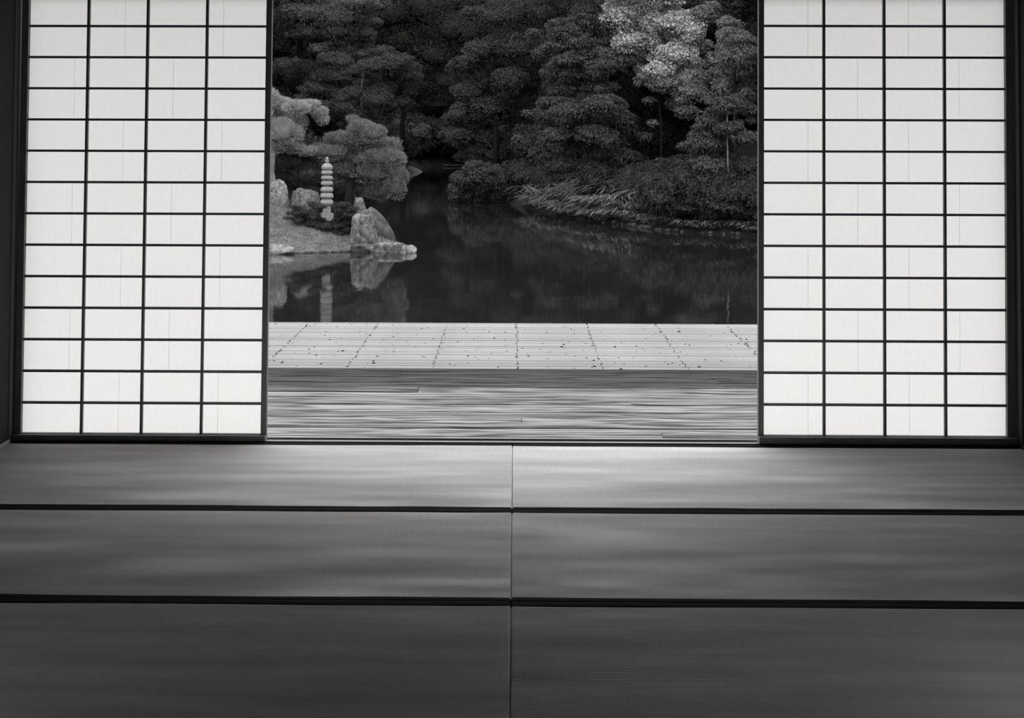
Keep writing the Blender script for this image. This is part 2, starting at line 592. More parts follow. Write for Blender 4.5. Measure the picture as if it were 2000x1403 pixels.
# ------------------------------------------------------------------ shoji panels
def shoji(x_in0, x_in1, rail_top, bar0, stile_l, stile_r, jA, jB, label):
    """x_in0..x_in1 papered width; bars every 0.1227 m from bar0 upward; frame racked a hair by age"""
    SH = 0.0048
    pitch = 0.12268
    nrow = 14
    y0, y1 = 5.976, 6.003
    ztop = bar0 + pitch * (nrow - 1)
    t = empty('shoji_panel', ((x_in0 + x_in1) / 2, 5.99, 0.0))
    tag(t, label, 'sliding door', 'shoji panels drawn to the two sides')
    ox = (x_in0 + x_in1) / 2

    def part(name, a, b, mat, bev=0.0):
        a = (a[0] - ox, a[1] - 5.99, a[2])
        b = (b[0] - ox, b[1] - 5.99, b[2])
        return box(name, a, b, mat, t, bev, SH)
    part('stile', (x_in0 - stile_l, y0, 0.0012), (x_in0, y1, 1.7735), M['frame'], 0.0015)
    part('stile', (x_in1, y0, 0.0012), (x_in1 + stile_r, y1, 1.7735), M['frame'], 0.0015)
    part('bottom_rail', (x_in0 - stile_l + 0.001, 5.9535, 0.0012), (x_in1 + stile_r - 0.001, y0 - 0.0001, rail_top - 0.002), M['frame'], 0.001)
    part('bottom_rail', (x_in0, y0 + 0.0005, 0.0012), (x_in1, y1, rail_top), M['frame'], 0.001)
    part('top_rail', (x_in0, y0 + 0.0005, ztop), (x_in1, y1, 1.7735), M['frame'], 0.001)
    cw = (x_in1 - x_in0) / 4
    for k in range(1, 4):
        x = x_in0 + cw * k
        part('vertical_muntin', (x - 0.005, y0 + 0.006, rail_top), (x + 0.005, y0 + 0.024, ztop), M['frame'], 0.0006)
    for k in range(nrow - 1):
        z = bar0 + pitch * k
        part('horizontal_muntin', (x_in0, y0 + 0.0075, z - 0.0046), (x_in1, y0 + 0.0225, z + 0.0046), M['frame'], 0.0006)
    # paper sheets glued to the outer face, two rows high, joints staggered and lapped
    yp = y0 + 0.0246
    zb = [rail_top] + [bar0 + pitch * k for k in range(nrow)]
    for s in range(0, nrow, 2):
        za, zc = zb[s], zb[min(s + 2, nrow)]
        js = jA if (s // 2) % 2 == 0 else jB
        ed = [x_in0 - 0.004] + list(js) + [x_in1 + 0.004]
        for k in range(len(ed) - 1):
            dy = 0.0009 * (k % 2) + 0.0002 * ((s // 2) % 2)
            a = ed[k] - (0.0009 if k else 0)
            b = ed[k + 1] + (0.0009 if k < len(ed) - 2 else 0)
            me = bpy.data.meshes.new('paper_sheet')
            me.from_pydata([(xx - ox + SH * zz, yp + dy - 5.99, zz) for xx, zz in ((a, za - 0.002), (b, za - 0.002), (b, zc + 0.002), (a, zc + 0.002))], [], [(0, 1, 2, 3)])
            link('paper_sheet', me, M['paper'], t)
    return t


shoji(-1.9235, -0.9875, 0.0235, 0.1405, 0.0265, 0.0225, (-1.548, -1.160), (-1.745, -1.355),
      'dark-framed white paper shoji panel on the left wall side, nearer the stone pagoda')
shoji(0.9635, 1.9035, 0.0295, 0.1470, 0.0215, 0.033, (1.139, 1.531), (1.333, 1.728),
      'dark-framed white paper shoji panel on the right wall side, beside the wooded bank')

# ------------------------------------------------------------------ veranda
ver = tag(empty('veranda_floor', (0, 7.0, -0.03)), kind='structure')
edges = [6.098, 6.22, 6.316, 6.405, 6.523, 6.628, 6.769, 6.943, 7.045, 7.142, 7.262, 7.40, 7.545, 7.70, 7.858, 7.972]
joints = {1: [0.6], 4: [0.03], 7: [0.52], 10: [-0.46], 11: [1.01], 12: [1.0], 8: [-2.1], 2: [2.2], 14: [-1.9]}
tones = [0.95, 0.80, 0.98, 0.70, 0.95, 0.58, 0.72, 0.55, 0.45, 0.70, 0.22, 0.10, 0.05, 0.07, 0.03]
rng = random.Random(5)
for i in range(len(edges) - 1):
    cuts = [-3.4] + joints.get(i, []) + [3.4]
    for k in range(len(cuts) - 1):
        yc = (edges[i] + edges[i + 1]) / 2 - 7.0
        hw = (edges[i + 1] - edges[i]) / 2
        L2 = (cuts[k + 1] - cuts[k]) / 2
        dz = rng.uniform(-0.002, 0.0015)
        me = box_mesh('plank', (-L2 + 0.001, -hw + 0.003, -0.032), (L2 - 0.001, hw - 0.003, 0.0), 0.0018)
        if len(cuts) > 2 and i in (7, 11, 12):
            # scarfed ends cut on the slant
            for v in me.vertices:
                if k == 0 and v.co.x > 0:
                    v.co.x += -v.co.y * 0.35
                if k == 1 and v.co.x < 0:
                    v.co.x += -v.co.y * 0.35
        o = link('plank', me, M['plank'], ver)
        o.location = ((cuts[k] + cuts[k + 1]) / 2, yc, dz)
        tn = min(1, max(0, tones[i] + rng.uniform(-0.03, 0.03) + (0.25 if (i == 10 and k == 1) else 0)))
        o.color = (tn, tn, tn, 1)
for x in (-3.0, -1.5, 0.0, 1.5, 3.0):
    box('joist', (x - 0.045, -0.9, -0.14), (x + 0.045, 0.96, -0.0345), M['joist'], ver)
for x in (-3.0, 0.0, 3.0):
    box('veranda_post', (x - 0.06, 0.80, -1.6), (x + 0.06, 0.92, -0.141), M['joist'], ver)

# ------------------------------------------------------------------ bamboo moon-viewing platform
BZ = -0.12
plat = tag(empty('bamboo_platform', (0, 9.27, -1.5)), 'pale platform of split bamboo poles jutting out over the dark pond', 'platform')
BS, BX = 0.4744, 0.0127
y = 7.992
rng = random.Random(11)
kpole = 0
while y < 10.53:
    r = rng.uniform(0.0185, 0.0225)
    y += r
    x0, x1 = -2.42 + rng.uniform(-0.01, 0.01), 2.42 + rng.uniform(-0.01, 0.01)
    flip = rng.random() < 0.5
    node_sp = rng.uniform(0.24, 0.36)
    nx = x0 + rng.uniform(0.02, node_sp)
    ringx, ringr = [x0], [1.0]
    nodes = []
    while nx < x1 - 0.03:
        nodes.append(nx)
        for dx, dr in ((-0.012, 1.0), (-0.004, 1.05), (0.0, 1.08), (0.004, 1.03), (0.012, 0.99)):
            ringx.append(nx + dx)
            ringr.append(dr)
        nx += node_sp * rng.uniform(0.85, 1.15)
    ringx.append(x1)
    ringr.append(1.0)
    V, Fc = [], []
    ns = 8
    jit = rng.uniform(-0.0022, 0.0018)
    bow = rng.uniform(-0.005, 0.005)
    ph = rng.uniform(0, 6)
    for xx, rr in zip(ringx, ringr):
        tt = (xx - x0) / (x1 - x0)
        rad = r * rr * (1.03 - 0.12 * (tt if flip else 1 - tt))
        yo = bow * math.sin(xx * 1.3 + ph)
        for s in range(ns):
            an = 2 * math.pi * (s + 0.5) / ns
            V.append((xx, yo + rad * math.cos(an), -r + jit + rad * math.sin(an)))
    nr = len(ringx)
    for i in range(nr - 1):
        for s in range(ns):
            s2 = (s + 1) % ns
            Fc.append((i * ns + s, (i + 1) * ns + s, (i + 1) * ns + s2, i * ns + s2))
    mats = [0] * len(Fc)

    def knob(px, py, pz, sx, sy, sz):
        b = len(V)
        V.extend([(px - sx, py - sy, pz), (px + sx, py - sy, pz), (px + sx, py + sy, pz), (px - sx, py + sy, pz), (px, py, pz + sz)])
        Fc.extend([(b, b + 1, b + 4), (b + 1, b + 2, b + 4), (b + 2, b + 3, b + 4), (b + 3, b, b + 4)])
        mats.extend([1] * 4)
    for q in nodes:
        if rng.random() < 0.45:
            s_ = rng.uniform(0.25, 0.7)
            knob(q + 0.006, rng.uniform(-0.009, 0.002), jit - 0.0035, 0.016 * s_, 0.006 * s_, 0.005)
    for k in range(-4, 5):
        if rng.random() < 0.85:
            s_ = rng.uniform(0.5, 0.95)
            knob(BX + k * BS + rng.uniform(-0.007, 0.007), rng.uniform(-0.006, 0.006), jit - 0.004, 0.0085 * s_, 0.012 * s_, 0.0052)
    me = bpy.data.meshes.new('bamboo_pole')
    me.from_pydata(V, [], Fc)
    me.materials.append(M['bamboo'])
    me.materials.append(M['node'])
    me.polygons.foreach_set('material_index', mats)
    me.polygons.foreach_set('use_smooth', [m_ == 0 for m_ in mats])
    me.update()
    o = link('bamboo_pole', me, None, plat)
    o.location = (0, y - 9.27, BZ + 1.5)
    y += r + (rng.uniform(0.0, 0.002) if rng.random() < 0.6 else rng.uniform(0.003, 0.009))
    kpole += 1
for k in range(-4, 5):
    box('joist', (BX + k * BS - 0.03, -1.275, 1.25), (BX + k * BS + 0.03, 1.25, 1.336), M['joist'], plat)
for x in (-2.1, 0.0, 2.1):
    for yy in (-0.9, 1.0):
        box('platform_post', (x - 0.06, yy - 0.06, 0.0), (x + 0.06, yy + 0.06, 1.25), M['joist'], plat, 0.006)

# ------------------------------------------------------------------ land and water
WZ = -2.0
pond = np.array([(-70, 13.5), (70, 13.5), (70, 40), (30, 42), (14, 44), (7.27, 46.06), (4.72, 48.16), (3.48, 51.1), (1.73, 55.35), (0.3, 62.4),
                 (-0.4, 66), (-0.2, 80), (-2, 100), (-4, 128), (-7.0, 128), (-7.8, 108), (-10.5, 74), (-13, 60), (-70, 58)], float)


def signed_dist(P, poly):
    d = np.full(len(P), 1e9)
    ins = np.zeros(len(P), bool)
    n = len(poly)
    for i in range(n):
        a, b = poly[i], poly[(i + 1) % n]
        e = b - a
        t = np.clip(((P - a) @ e) / (e @ e), 0, 1)
        d = np.minimum(d, np.hypot(*(P - a - t[:, None] * e).T))
        c = ((a[1] > P[:, 1]) != (b[1] > P[:, 1])) & (P[:, 0] < (b[0] - a[0]) * (P[:, 1] - a[1]) / (b[1] - a[1] + 1e-12) + a[0])
        ins ^= c
    return np.where(ins, -d, d)


gx = np.concatenate([np.arange(-90, -20, 3.0), np.arange(-20, 20, 0.5), np.arange(20, 91, 3.0)])
gy = np.concatenate([np.arange(-10, 36, 2.0), np.arange(36, 76, 0.5), np.arange(76, 200, 2.0)])
GX, GY = np.meshgrid(gx, gy)
D = signed_dist(np.stack([GX.ravel(), GY.ravel()], 1), pond).reshape(GX.shape)


def land_h(x, y, d):
    z = np.where(d < 0, WZ + np.maximum(d * 0.6, -0.8) - 0.02, WZ + 0.02 + 0.35 * (1 - np.exp(-d * 2.5)) + 0.24 * np.minimum(d, 55))
    near = y < 30
    z = np.where(near & (d > 0), np.minimum(z, -1.5), z)
    return z + np.where(d > 0.5, 0.12 * vnoise(x * 0.5 + 50, y * 0.5, 3), 0)


GZ = land_h(GX, GY, D)
me = mesh_np('ground', np.stack([GX, GY, GZ], -1).reshape(-1, 3), grid_faces(len(gx), len(gy)), True)
tag(link('ground', me, M['earth']), kind='structure')
me = mesh_np('pond_water', [(-75, 12, WZ), (75, 12, WZ), (75, 140, WZ), (-75, 140, WZ)], [(0, 1, 2, 3)])
tag(link('pond_water', me, M['water']), 'still dark pond water mirroring the wooded banks', 'water', kind='stuff')


def land_z(x, y):
    d = signed_dist(np.array([[x, y]], float), pond)
    return float(land_h(np.array([x]), np.array([y]), d)[0])


# island: low turf mound, shoreline facing the house at about 39 m
isl = np.array([(-20, 38.0), (-10, 38.6), (-6.9, 38.95), (-5.7, 39.15), (-4.9, 39.5), (-4.25, 39.75), (-3.2, 39.65), (-2.75, 39.55), (-2.65, 40.0), (-3.0, 41.2),
                (-3.8, 43.0), (-5.0, 45.0), (-8, 47), (-20, 49)], float)
ix = np.arange(-20, -2.2, 0.12)
iy = np.arange(37.6, 49.4, 0.12)
IX, IY = np.meshgrid(ix, iy)
ID = -signed_dist(np.stack([IX.ravel(), IY.ravel()], 1), isl).reshape(IX.shape)


def isl_h(x, y, d):
    prof = 0.10 * (1 - np.exp(-np.maximum(d, 0) * 9)) + 0.62 * (1 - np.exp(-(np.maximum(d, 0) / 1.5) ** 1.35)) + 0.22 * np.clip((d - 1.2) / 2, 0, 1)
    lift = np.clip((-x - 4.6) / 3.0, 0, 1) * 0.35 * np.clip(d / 2.2, 0, 1)
    z = np.where(d > 0, WZ + prof + lift + 0.015 * vnoise(x * 5, y * 5, 8) + 0.04 * vnoise(x * 1.3, y * 1.3, 9), WZ + np.maximum(d * 0.9, -0.5) - 0.02)
    return z


IZ = isl_h(IX, IY, ID)
fcs = grid_faces(len(ix), len(iy))
keep = (ID.ravel()[fcs] > -0.5).any(1)
me = mesh_np('island_ground', np.stack([IX, IY, IZ], -1).reshape(-1, 3), fcs[keep], True)
tag(link('island_ground', me, M['moss']), kind='structure')


def island_z(x, y):
    d = -signed_dist(np.array([[x, y]], float), isl)
    return float(isl_h(np.array([x]), np.array([y]), d)[0])


# short turf blades over the part of the mound that shows
rs = np.random.RandomState(4)
nb = 70000
gxp = rs.uniform(-15, -2.7, nb)
gyp = rs.uniform(38.2, 43.2, nb)
gd = -signed_dist(np.stack([gxp, gyp], 1), isl)
ok = gd > 0.03
gxp, gyp, gd = gxp[ok], gyp[ok], gd[ok]
gz = isl_h(gxp, gyp, gd)
nb = len(gxp)
base = np.stack([gxp, gyp, gz - 0.005], 1)
ang = rs.uniform(0, 2 * math.pi, nb)
wd = np.stack([np.cos(ang), np.sin(ang), 0 * ang], 1) * 0.008
tip = base + np.stack([rs.normal(0, 0.02, nb), rs.normal(0, 0.02, nb), rs.uniform(0.02, 0.055, nb)], 1)
V = np.stack([base - wd, base + wd, tip], 1).reshape(-1, 3)
me = mesh_np('turf_grass', V, np.arange(nb * 3).reshape(-1, 3))
M['turf'] = leaf_mat('turf_blade', 0.085, 0.5, 0.2)
tag(link('turf_grass', me, M['turf']), 'short fine turf covering the island mound', 'grass', kind='stuff')

# ------------------------------------------------------------------ rocks
def rock_mesh(name, seed, rad, power=2.6, rough=0.12, sub=4, lean=(0, 0), taper=0.0, fine=0.03, ncut=9):
    bm = bmesh.new()
    bmesh.ops.create_icosphere(bm, subdivisions=sub, radius=1.0)
    rs = np.random.RandomState(seed)
    cuts = []
    for k in range(ncut):
        d = rs.normal(size=3)
        d /= np.linalg.norm(d)
        cuts.append((d, rs.uniform(0.72, 0.98)))
    V = np.array([v.co[:] for v in bm.verts])
    q = (np.abs(V) ** power).sum(1) ** (1 / power)
    V = V / q[:, None]
    for d, h in cuts:
        s = V @ d - h
        V = V - np.where(s > 0, s, 0)[:, None] * d * 0.85
    nz = vnoise(V[:, 0] * 2.2 + V[:, 2] * 1.3 + 9, V[:, 1] * 2.2 - V[:, 2] * 1.7 + 5, seed) * rough
    nz += vnoise(V[:, 0] * 7 + V[:, 2] * 5 + 3, V[:, 1] * 7 - V[:, 2] * 6, seed + 1) * fine
    V = V * (1 + nz)[:, None]
    tz = (V[:, 2] + 1) / 2
    V[:, 0] *= 1 - taper * tz
    V[:, 1] *= 1 - taper * tz
    V[:, 0] += lean[0] * tz
    V[:, 1] += lean[1] * tz
    V = V * np.array(rad)
    for v, c in zip(bm.verts, V):
        v.co = Vector(c)
    me = bpy.data.meshes.new(name)
    bm.to_mesh(me)
    bm.free()
    me.polygons.foreach_set('use_smooth', np.ones(len(me.polygons), bool))
    return me


def rock(x0, x1, ytop, ybot, Y, seed, mat, label, depth=0.8, **k):
    a, b = pix(x0, ybot, Y), pix(x1, ytop, Y)
    cx, cz = (a[0] + b[0]) / 2, (a[2] + b[2]) / 2
    rx, rz = (b[0] - a[0]) / 2, (b[2] - a[2]) / 2
    me = rock_mesh('boulder', seed, (rx, rx * depth, rz), **k)
    o = link('boulder', me, mat)
    o.location = (cx, Y, cz)
    return tag(o, label, 'rock')


rock(681, 740, 413, 496, 40.15, 21, M['rock'], 'tall lichen-spotted boulder standing upright at the island tip', 0.8, power=3.2, taper=0.30, lean=(-0.10, 0), rough=0.10)
rock(682, 792, 404, 504, 41.0, 22, M['rock_moss'], 'dark mossy rock sloping down to the water behind the upright boulder', 0.7, power=2.0, taper=0.5, lean=(-0.34, 0), rough=0.10, fine=0.05, ncut=0)
rock(686, 730, 476, 496, 39.72, 23, M['rock_moss'], 'low rounded stone at the waterline under the upright boulder', 0.7, power=3.0)
rock(722, 796, 474, 500, 39.72, 24, M['rock'], 'long flat stone lying along the waterline at the island tip', 0.45, power=4.0, rough=0.06)
rock(780, 814, 479, 503, 39.55, 25, M['rock_pale'], 'pale wedge of stone at the very tip of the island', 0.7, power=2.6, rough=0.08)
rock(490, 578, 477, 505, 39.1, 26, M['rock_pale'], 'pale flat stone edging the island shore beside the left shoji', 0.5, power=4.0, rough=0.06)
rock(556, 628, 370, 432, 42.9, 27, M['rock'], 'broad grey boulder on the island between the shoji and the pagoda', 0.7, power=3.4, rough=0.12)
rock(505, 562, 354, 432, 42.6, 28, M['rock_pale'], 'mottled pale boulder with an upright face close to the left shoji', 0.7, power=3.0, rough=0.14)
rock(688, 718, 382, 432, 42.6, 29, M['rock'], 'small leaning rock at the foot of the round pine', 0.7, power=2.6, taper=0.35, lean=(-0.25, 0))

# pebble stones edging the island shore between the flat stones
rs = random.Random(3)
pebs = [rock_mesh('shore_pebble', 60 + k, (0.075, 0.06, 0.045), sub=2, fine=0.0) for k in range(4)]
for k in range(22):
    u = k / 21
    x = -5.62 + u * 1.36
    yy = 39.12 + (u ** 0.9) * 0.62
    o = link('shore_pebble', pebs[k % 4], M['rock_moss'])
    o.location = (x, yy, WZ + rs.uniform(-0.005, 0.02))
    o.rotation_euler = (0, 0, rs.uniform(0, 6))
    s_ = rs.uniform(0.5, 1.1)
    o.scale = (s_, s_, s_)
    tag(o, 'small dark pebble edging the turf of the island at the waterline', 'stone', 'pebbles along the island waterline')

# ------------------------------------------------------------------ stone pagoda
PY = 42.25
ppx = pix(638, 424, PY)
mpp = PY / F
pag = empty('stone_pagoda', (ppx[0], PY, island_z(ppx[0], PY)), math.radians(13))
tag(pag, 'small carved stone pagoda with seven stacked roofs on the island', 'pagoda')
pz0 = pag.location.z


def pagz(yp):
    return pix(638, yp, PY)[2] - pz0


def frustum(name, yt, yb, wt, wb, lip=0.0, curve=0.0, bevel=0.012):
    """square roof stone: sloping top over an upright lip, corners softened and slightly raised"""
    zt, zb = pagz(yt), pagz(yb)
    ht, hb = wt * mpp / 2, wb * mpp / 2
    zl = zb + lip * (zt - zb)
    rings = []
    if lip:
        h_ = zt - zb
        rings = [(hb * 0.93, zb, 0), (hb, zb + 0.28 * h_, curve), (hb * 0.985, zb + lip * h_, curve), (hb * 0.55 + ht * 0.45, zb + 0.8 * h_, 0), (ht, zt, 0)]
    else:
        rings = [(hb, zb, 0), (ht, zt, 0)]
    V, Fc = [], []
    ns = 16
    for h, z, cu in rings:
        for s in range(ns):
            side, u = divmod(s, 4)
            u = u / 4 * 2 - 1
            x, y = ((u, -1), (1, u), (-u, 1), (-1, -u))[side]
            c = 1 - 0.06 * (abs(u) == 1 and 1 or 0)
            V.append((x * h * c, y * h * c, z + cu * abs(u) ** 3))
    for i in range(len(rings) - 1):
        for s in range(ns):
            s2 = (s + 1) % ns
            Fc.append((i * ns + s, i * ns + s2, (i + 1) * ns + s2, (i + 1) * ns + s))
    Fc += [tuple(range(ns))[::-1], tuple(range((len(rings) - 1) * ns, len(rings) * ns))]
    me = bpy.data.meshes.new(name)
    me.from_pydata(V, [], Fc)
    me.update()
    return link(name, me, M['stone'], pag)


frustum('plinth', 416.5, 431, 25, 26)
frustum('base_block', 399.5, 416.5, 15.5, 15.5)
tiers = [(319, 331, 8, 21.5), (332.2, 340.2, 15, 22), (342.8, 350.5, 15, 22.5), (353, 361.2, 15.5, 23), (364.5, 374, 16, 24), (376, 386.5, 17, 25), (388, 399.5, 15, 25)]
for i, (a, b, wt, wb) in enumerate(tiers):
    frustum('roof_stone', a, b, wt, wb, 0.42, 0.012)
    nxt = tiers[i + 1][0] if i < 6 else 401
    if i < 6:
        frustum('tier_body', b - 0.2, nxt + 0.3, 11.5, 11.5)
# two-ball finial, lathed
prof = [(0.0, 306.6), (1.6, 307.2), (2.7, 308.6), (3.4, 310.4), (3.5, 311.8), (2.7, 313.2), (3.8, 314.2), (4.1, 315.6), (3.9, 317.4), (2.6, 318.4), (2.8, 319.4)]
V, Fc = [], []
for r_, yp in prof:
    for s in range(12):
        an = 2 * math.pi * s / 12
        V.append((r_ * mpp * math.cos(an), r_ * mpp * math.sin(an), pagz(yp)))
for i in range(len(prof) - 1):
    for s in range(12):
        s2 = (s + 1) % 12
        Fc.append(((i + 1) * 12 + s, (i + 1) * 12 + s2, i * 12 + s2, i * 12 + s))
me = bpy.data.meshes.new('finial')
me.from_pydata(V, [], Fc + [tuple(range(120, 132))[::-1]])
me.polygons.foreach_set('use_smooth', np.ones(len(me.polygons), bool))
me.update()
link('finial', me, M['stone'], pag)

# ------------------------------------------------------------------ foliage
def ico_dirs():
    bm = bmesh.new()
    bmesh.ops.create_icosphere(bm, subdivisions=2, radius=1.0)
    v = np.array([q.co[:] for q in bm.verts])
    f = np.array([[q.index for q in p.verts] for p in bm.faces])
    bm.free()
    return v, f


ICO_V, ICO_F = ico_dirs()


def foliage(name, lobes, n, size, mode='leaf', seed=1, core=0.74, fill=0, jit=1.0):
    """lobes: (cx,cy,cz,rx,ry,rz) in metres. Leaf diamonds or needle slivers over lobed cushions, plus inner cushions of dense leaf."""
    rs = np.random.RandomState(seed)
    lob = np.array(lobes, float)
    if fill:
        r_ = np.random.RandomState(seed + 77)
        ex = [lob]
        for q_ in range(fill):
            e_ = lob.copy()
            e_[:, :3] += r_.normal(size=(len(lob), 3)) * lob[:, [3, 4, 3]] * np.array([0.85, 0.6, 0.75]) * jit
            e_[:, 1] += lob[:, 4] * 0.5
            e_[:, 3:] *= r_.uniform(0.3, 0.75, (len(lob), 1))
            e_[:, 5] = np.maximum(e_[:, 5], e_[:, 3] * 0.6)
            ex.append(e_)
        lob = np.concatenate(ex)
    Cn, Rd = lob[:, :3], lob[:, 3:]
    area = (Rd[:, 0] * Rd[:, 1] + Rd[:, 0] * Rd[:, 2] + Rd[:, 1] * Rd[:, 2])
    idx = rs.choice(len(lob), n, p=area / area.sum())
    d = rs.normal(size=(n, 3))
    d /= np.linalg.norm(d, axis=1)[:, None]
    d[:, 2] = np.where((d[:, 2] < -0.25) & (rs.rand(n) < 0.6), -d[:, 2], d[:, 2])
    bump = 1 + 0.24 * vnoise(d[:, 0] * 2.6 + idx * 3.7 + d[:, 2] * 2, d[:, 1] * 2.6 + idx * 1.9 - d[:, 2] * 2.2, seed + 2)
    r = (0.72 + 0.36 * np.sqrt(rs.rand(n))) * bump
    P = Cn[idx] + d * Rd[idx] * r[:, None]
    # leave out leaves buried in a neighbouring cushion
    inside = np.zeros(n, bool)
    for k in range(len(lob)):
        q = (((P - Cn[k]) / Rd[k]) ** 2).sum(1)
        inside |= (q < 0.45) & (idx != k)
    P, d, idx = P[~inside], d[~inside], idx[~inside]
    n = len(P)
    nrm = d / Rd[idx]
    nrm /= np.linalg.norm(nrm, axis=1)[:, None]
    ln, wd = size
    L = ln * rs.uniform(0.6, 1.3, n)[:, None]
    W = wd * rs.uniform(0.7, 1.3, n)[:, None]
    if mode == 'leaf':
        ax = nrm * 0.35 + rs.normal(size=(n, 3)) * 0.6 + np.array([0, 0, -0.15])
        ax /= np.linalg.norm(ax, axis=1)[:, None]
        sd = np.cross(ax, nrm + rs.normal(size=(n, 3)) * 0.35 + np.array([0, 0, 0.3]))
    elif mode == 'needle':
        ax = nrm * 0.8 + rs.normal(size=(n, 3)) * 0.38 + np.array([0, 0, 0.55])
        ax /= np.linalg.norm(ax, axis=1)[:, None]
        sd = np.cross(ax, rs.normal(size=(n, 3)))
    else:   # drooping sprays
        ax = nrm * 0.7 + rs.normal(size=(n, 3)) * 0.3 + np.array([0, 0, -0.55])
        ax /= np.linalg.norm(ax, axis=1)[:, None]
        sd = np.cross(ax, nrm + rs.normal(size=(n, 3)) * 0.3 + np.array([0, 0, 0.4]))
    sd /= np.linalg.norm(sd, axis=1)[:, None] + 1e-9
    a = P - ax * L * 0.5
    b = P + ax * L * 0.5
    V = np.stack([a, P + sd * W * 0.5, b, P - sd * W * 0.5], 1).reshape(-1, 3)
    T = np.arange(n * 4).reshape(-1, 4)
    T = np.concatenate([T[:, [0, 1, 2]], T[:, [0, 2, 3]]])
    if core:
        cv = [V]
        cf = [T]
        off = len(V)
        for k in range(len(lob)):
            dv = ICO_V * (1 + 0.12 * vnoise(ICO_V[:, 0] * 3 + k, ICO_V[:, 1] * 3 + ICO_V[:, 2] * 2, seed + k))[:, None]
            cv.append(Cn[k] + dv * Rd[k] * core)
            cf.append(ICO_F + off)
            off += len(ICO_V)
        V = np.concatenate(cv)
        T = np.concatenate(cf)
    return mesh_np(name, V, T)


def lobes_px(lst, Y, depth=0.85, base=(0, 0, 0), dy=0.0, seed=0):
    """cushions given by frame position and size at a real depth, relative to the plant's base"""
    rs = random.Random(seed)
    out = []
    for q in lst:
        x, y, rx, ry = q[:4]
        Yk = Y + (q[4] if len(q) > 4 else rs.uniform(-0.5, 0.5) * dy)
        c = pix(x, y, Yk)
        s = Yk / F
        out.append((c[0] - base[0], c[1] - base[1], c[2] - base[2], rx * s, max(rx * s * depth, 0.1), ry * s))
    return out


def plant(name, base, label, cat, group=None):
    return tag(empty(name, base), label, cat, group)


# --- pale cushion pine by the left shoji
Y = 43.6
b = pix(508, 400, Y)
b[2] = island_z(b[0], Y)
t = plant('cushion_pine', b, 'pale cushion-shaped pine with a light leaning trunk beside the left shoji', 'tree')
lb = [(545, 214, 30, 22), (560, 238, 36, 26), (545, 258, 40, 24), (578, 212, 24, 14), (602, 208, 24, 12), (622, 220, 18, 12), (630, 234, 11, 11), (540, 286, 20, 14), (575, 290, 22, 10), (600, 296, 20, 9), (566, 268, 24, 14),
      (470, 225, 60, 45), (505, 200, 40, 28), (490, 280, 40, 22), (532, 198, 16, 12)]
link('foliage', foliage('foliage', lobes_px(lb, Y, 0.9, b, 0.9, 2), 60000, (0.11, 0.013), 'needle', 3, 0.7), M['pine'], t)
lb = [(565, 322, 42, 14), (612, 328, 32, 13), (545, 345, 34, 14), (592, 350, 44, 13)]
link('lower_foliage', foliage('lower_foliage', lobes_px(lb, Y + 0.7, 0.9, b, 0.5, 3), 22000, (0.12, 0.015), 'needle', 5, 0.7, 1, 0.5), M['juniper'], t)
pts = [pix(x, y, Y - 0.3) - b for x, y in ((540, 402), (534, 365), (530, 335), (533, 300), (527, 274), (529, 262), (532, 252))]
pts[0][2] = -0.1
link('trunk', tube_mesh('trunk', pts, [0.14, 0.105, 0.085, 0.08, 0.075, 0.06, 0.03], 10), M['bark_pale'], t)
pts = [pix(x, y, Y - 0.1) - b for x, y in ((533, 300), (560, 290), (590, 292))]
link('branch', tube_mesh('branch', pts, [0.05, 0.04, 0.02], 8), M['bark_pale'], t)

# --- round pine behind the pagoda
Y = 44.2
b = pix(683, 410, Y)
b[2] = island_z(b[0], Y)
t = plant('round_pine', b, 'round dome-shaped pine rising right behind the stone pagoda', 'tree')
lb = [(612, 314, 26, 11), (632, 294, 26, 10), (602, 336, 28, 10), (705, 252, 26, 13), (732, 262, 24, 13), (668, 276, 38, 13), (712, 276, 40, 14), (752, 286, 30, 14), (640, 300, 34, 12), (692, 304, 46, 14), (742, 310, 42, 15),
      (618, 322, 28, 11), (678, 332, 44, 14), (735, 340, 42, 16), (770, 322, 22, 15), (650, 346, 34, 12), (772, 368, 22, 15), (742, 374, 28, 14), (706, 366, 26, 14), (776, 344, 20, 14), (660, 318, 40, 12)]
link('foliage', foliage('foliage', lobes_px([(x, y, rx, ry * 1.35) for x, y, rx, ry in lb], Y, 0.85, b, 1.3, 6), 85000, (0.12, 0.014), 'needle', 7, 0.62, 1, 0.45), M['pine_b'], t)
pts = [pix(x, y, Y - 0.1) - b for x, y in ((684, 415), (681, 385), (686, 350), (700, 310), (712, 280))]
pts[0][2] = -0.15
link('trunk', tube_mesh('trunk', pts, [0.17, 0.12, 0.10, 0.06, 0.03], 10), M['bark'], t)
for q in (((686, 350), (650, 335), (625, 325)), ((690, 345), (725, 352), (765, 365)), ((695, 325), (735, 318), (765, 305))):
    pts = [pix(x, y, Y - 0.2) - b for x, y in q]
    link('branch', tube_mesh('branch', pts, [0.05, 0.035, 0.02], 7), M['bark'], t)

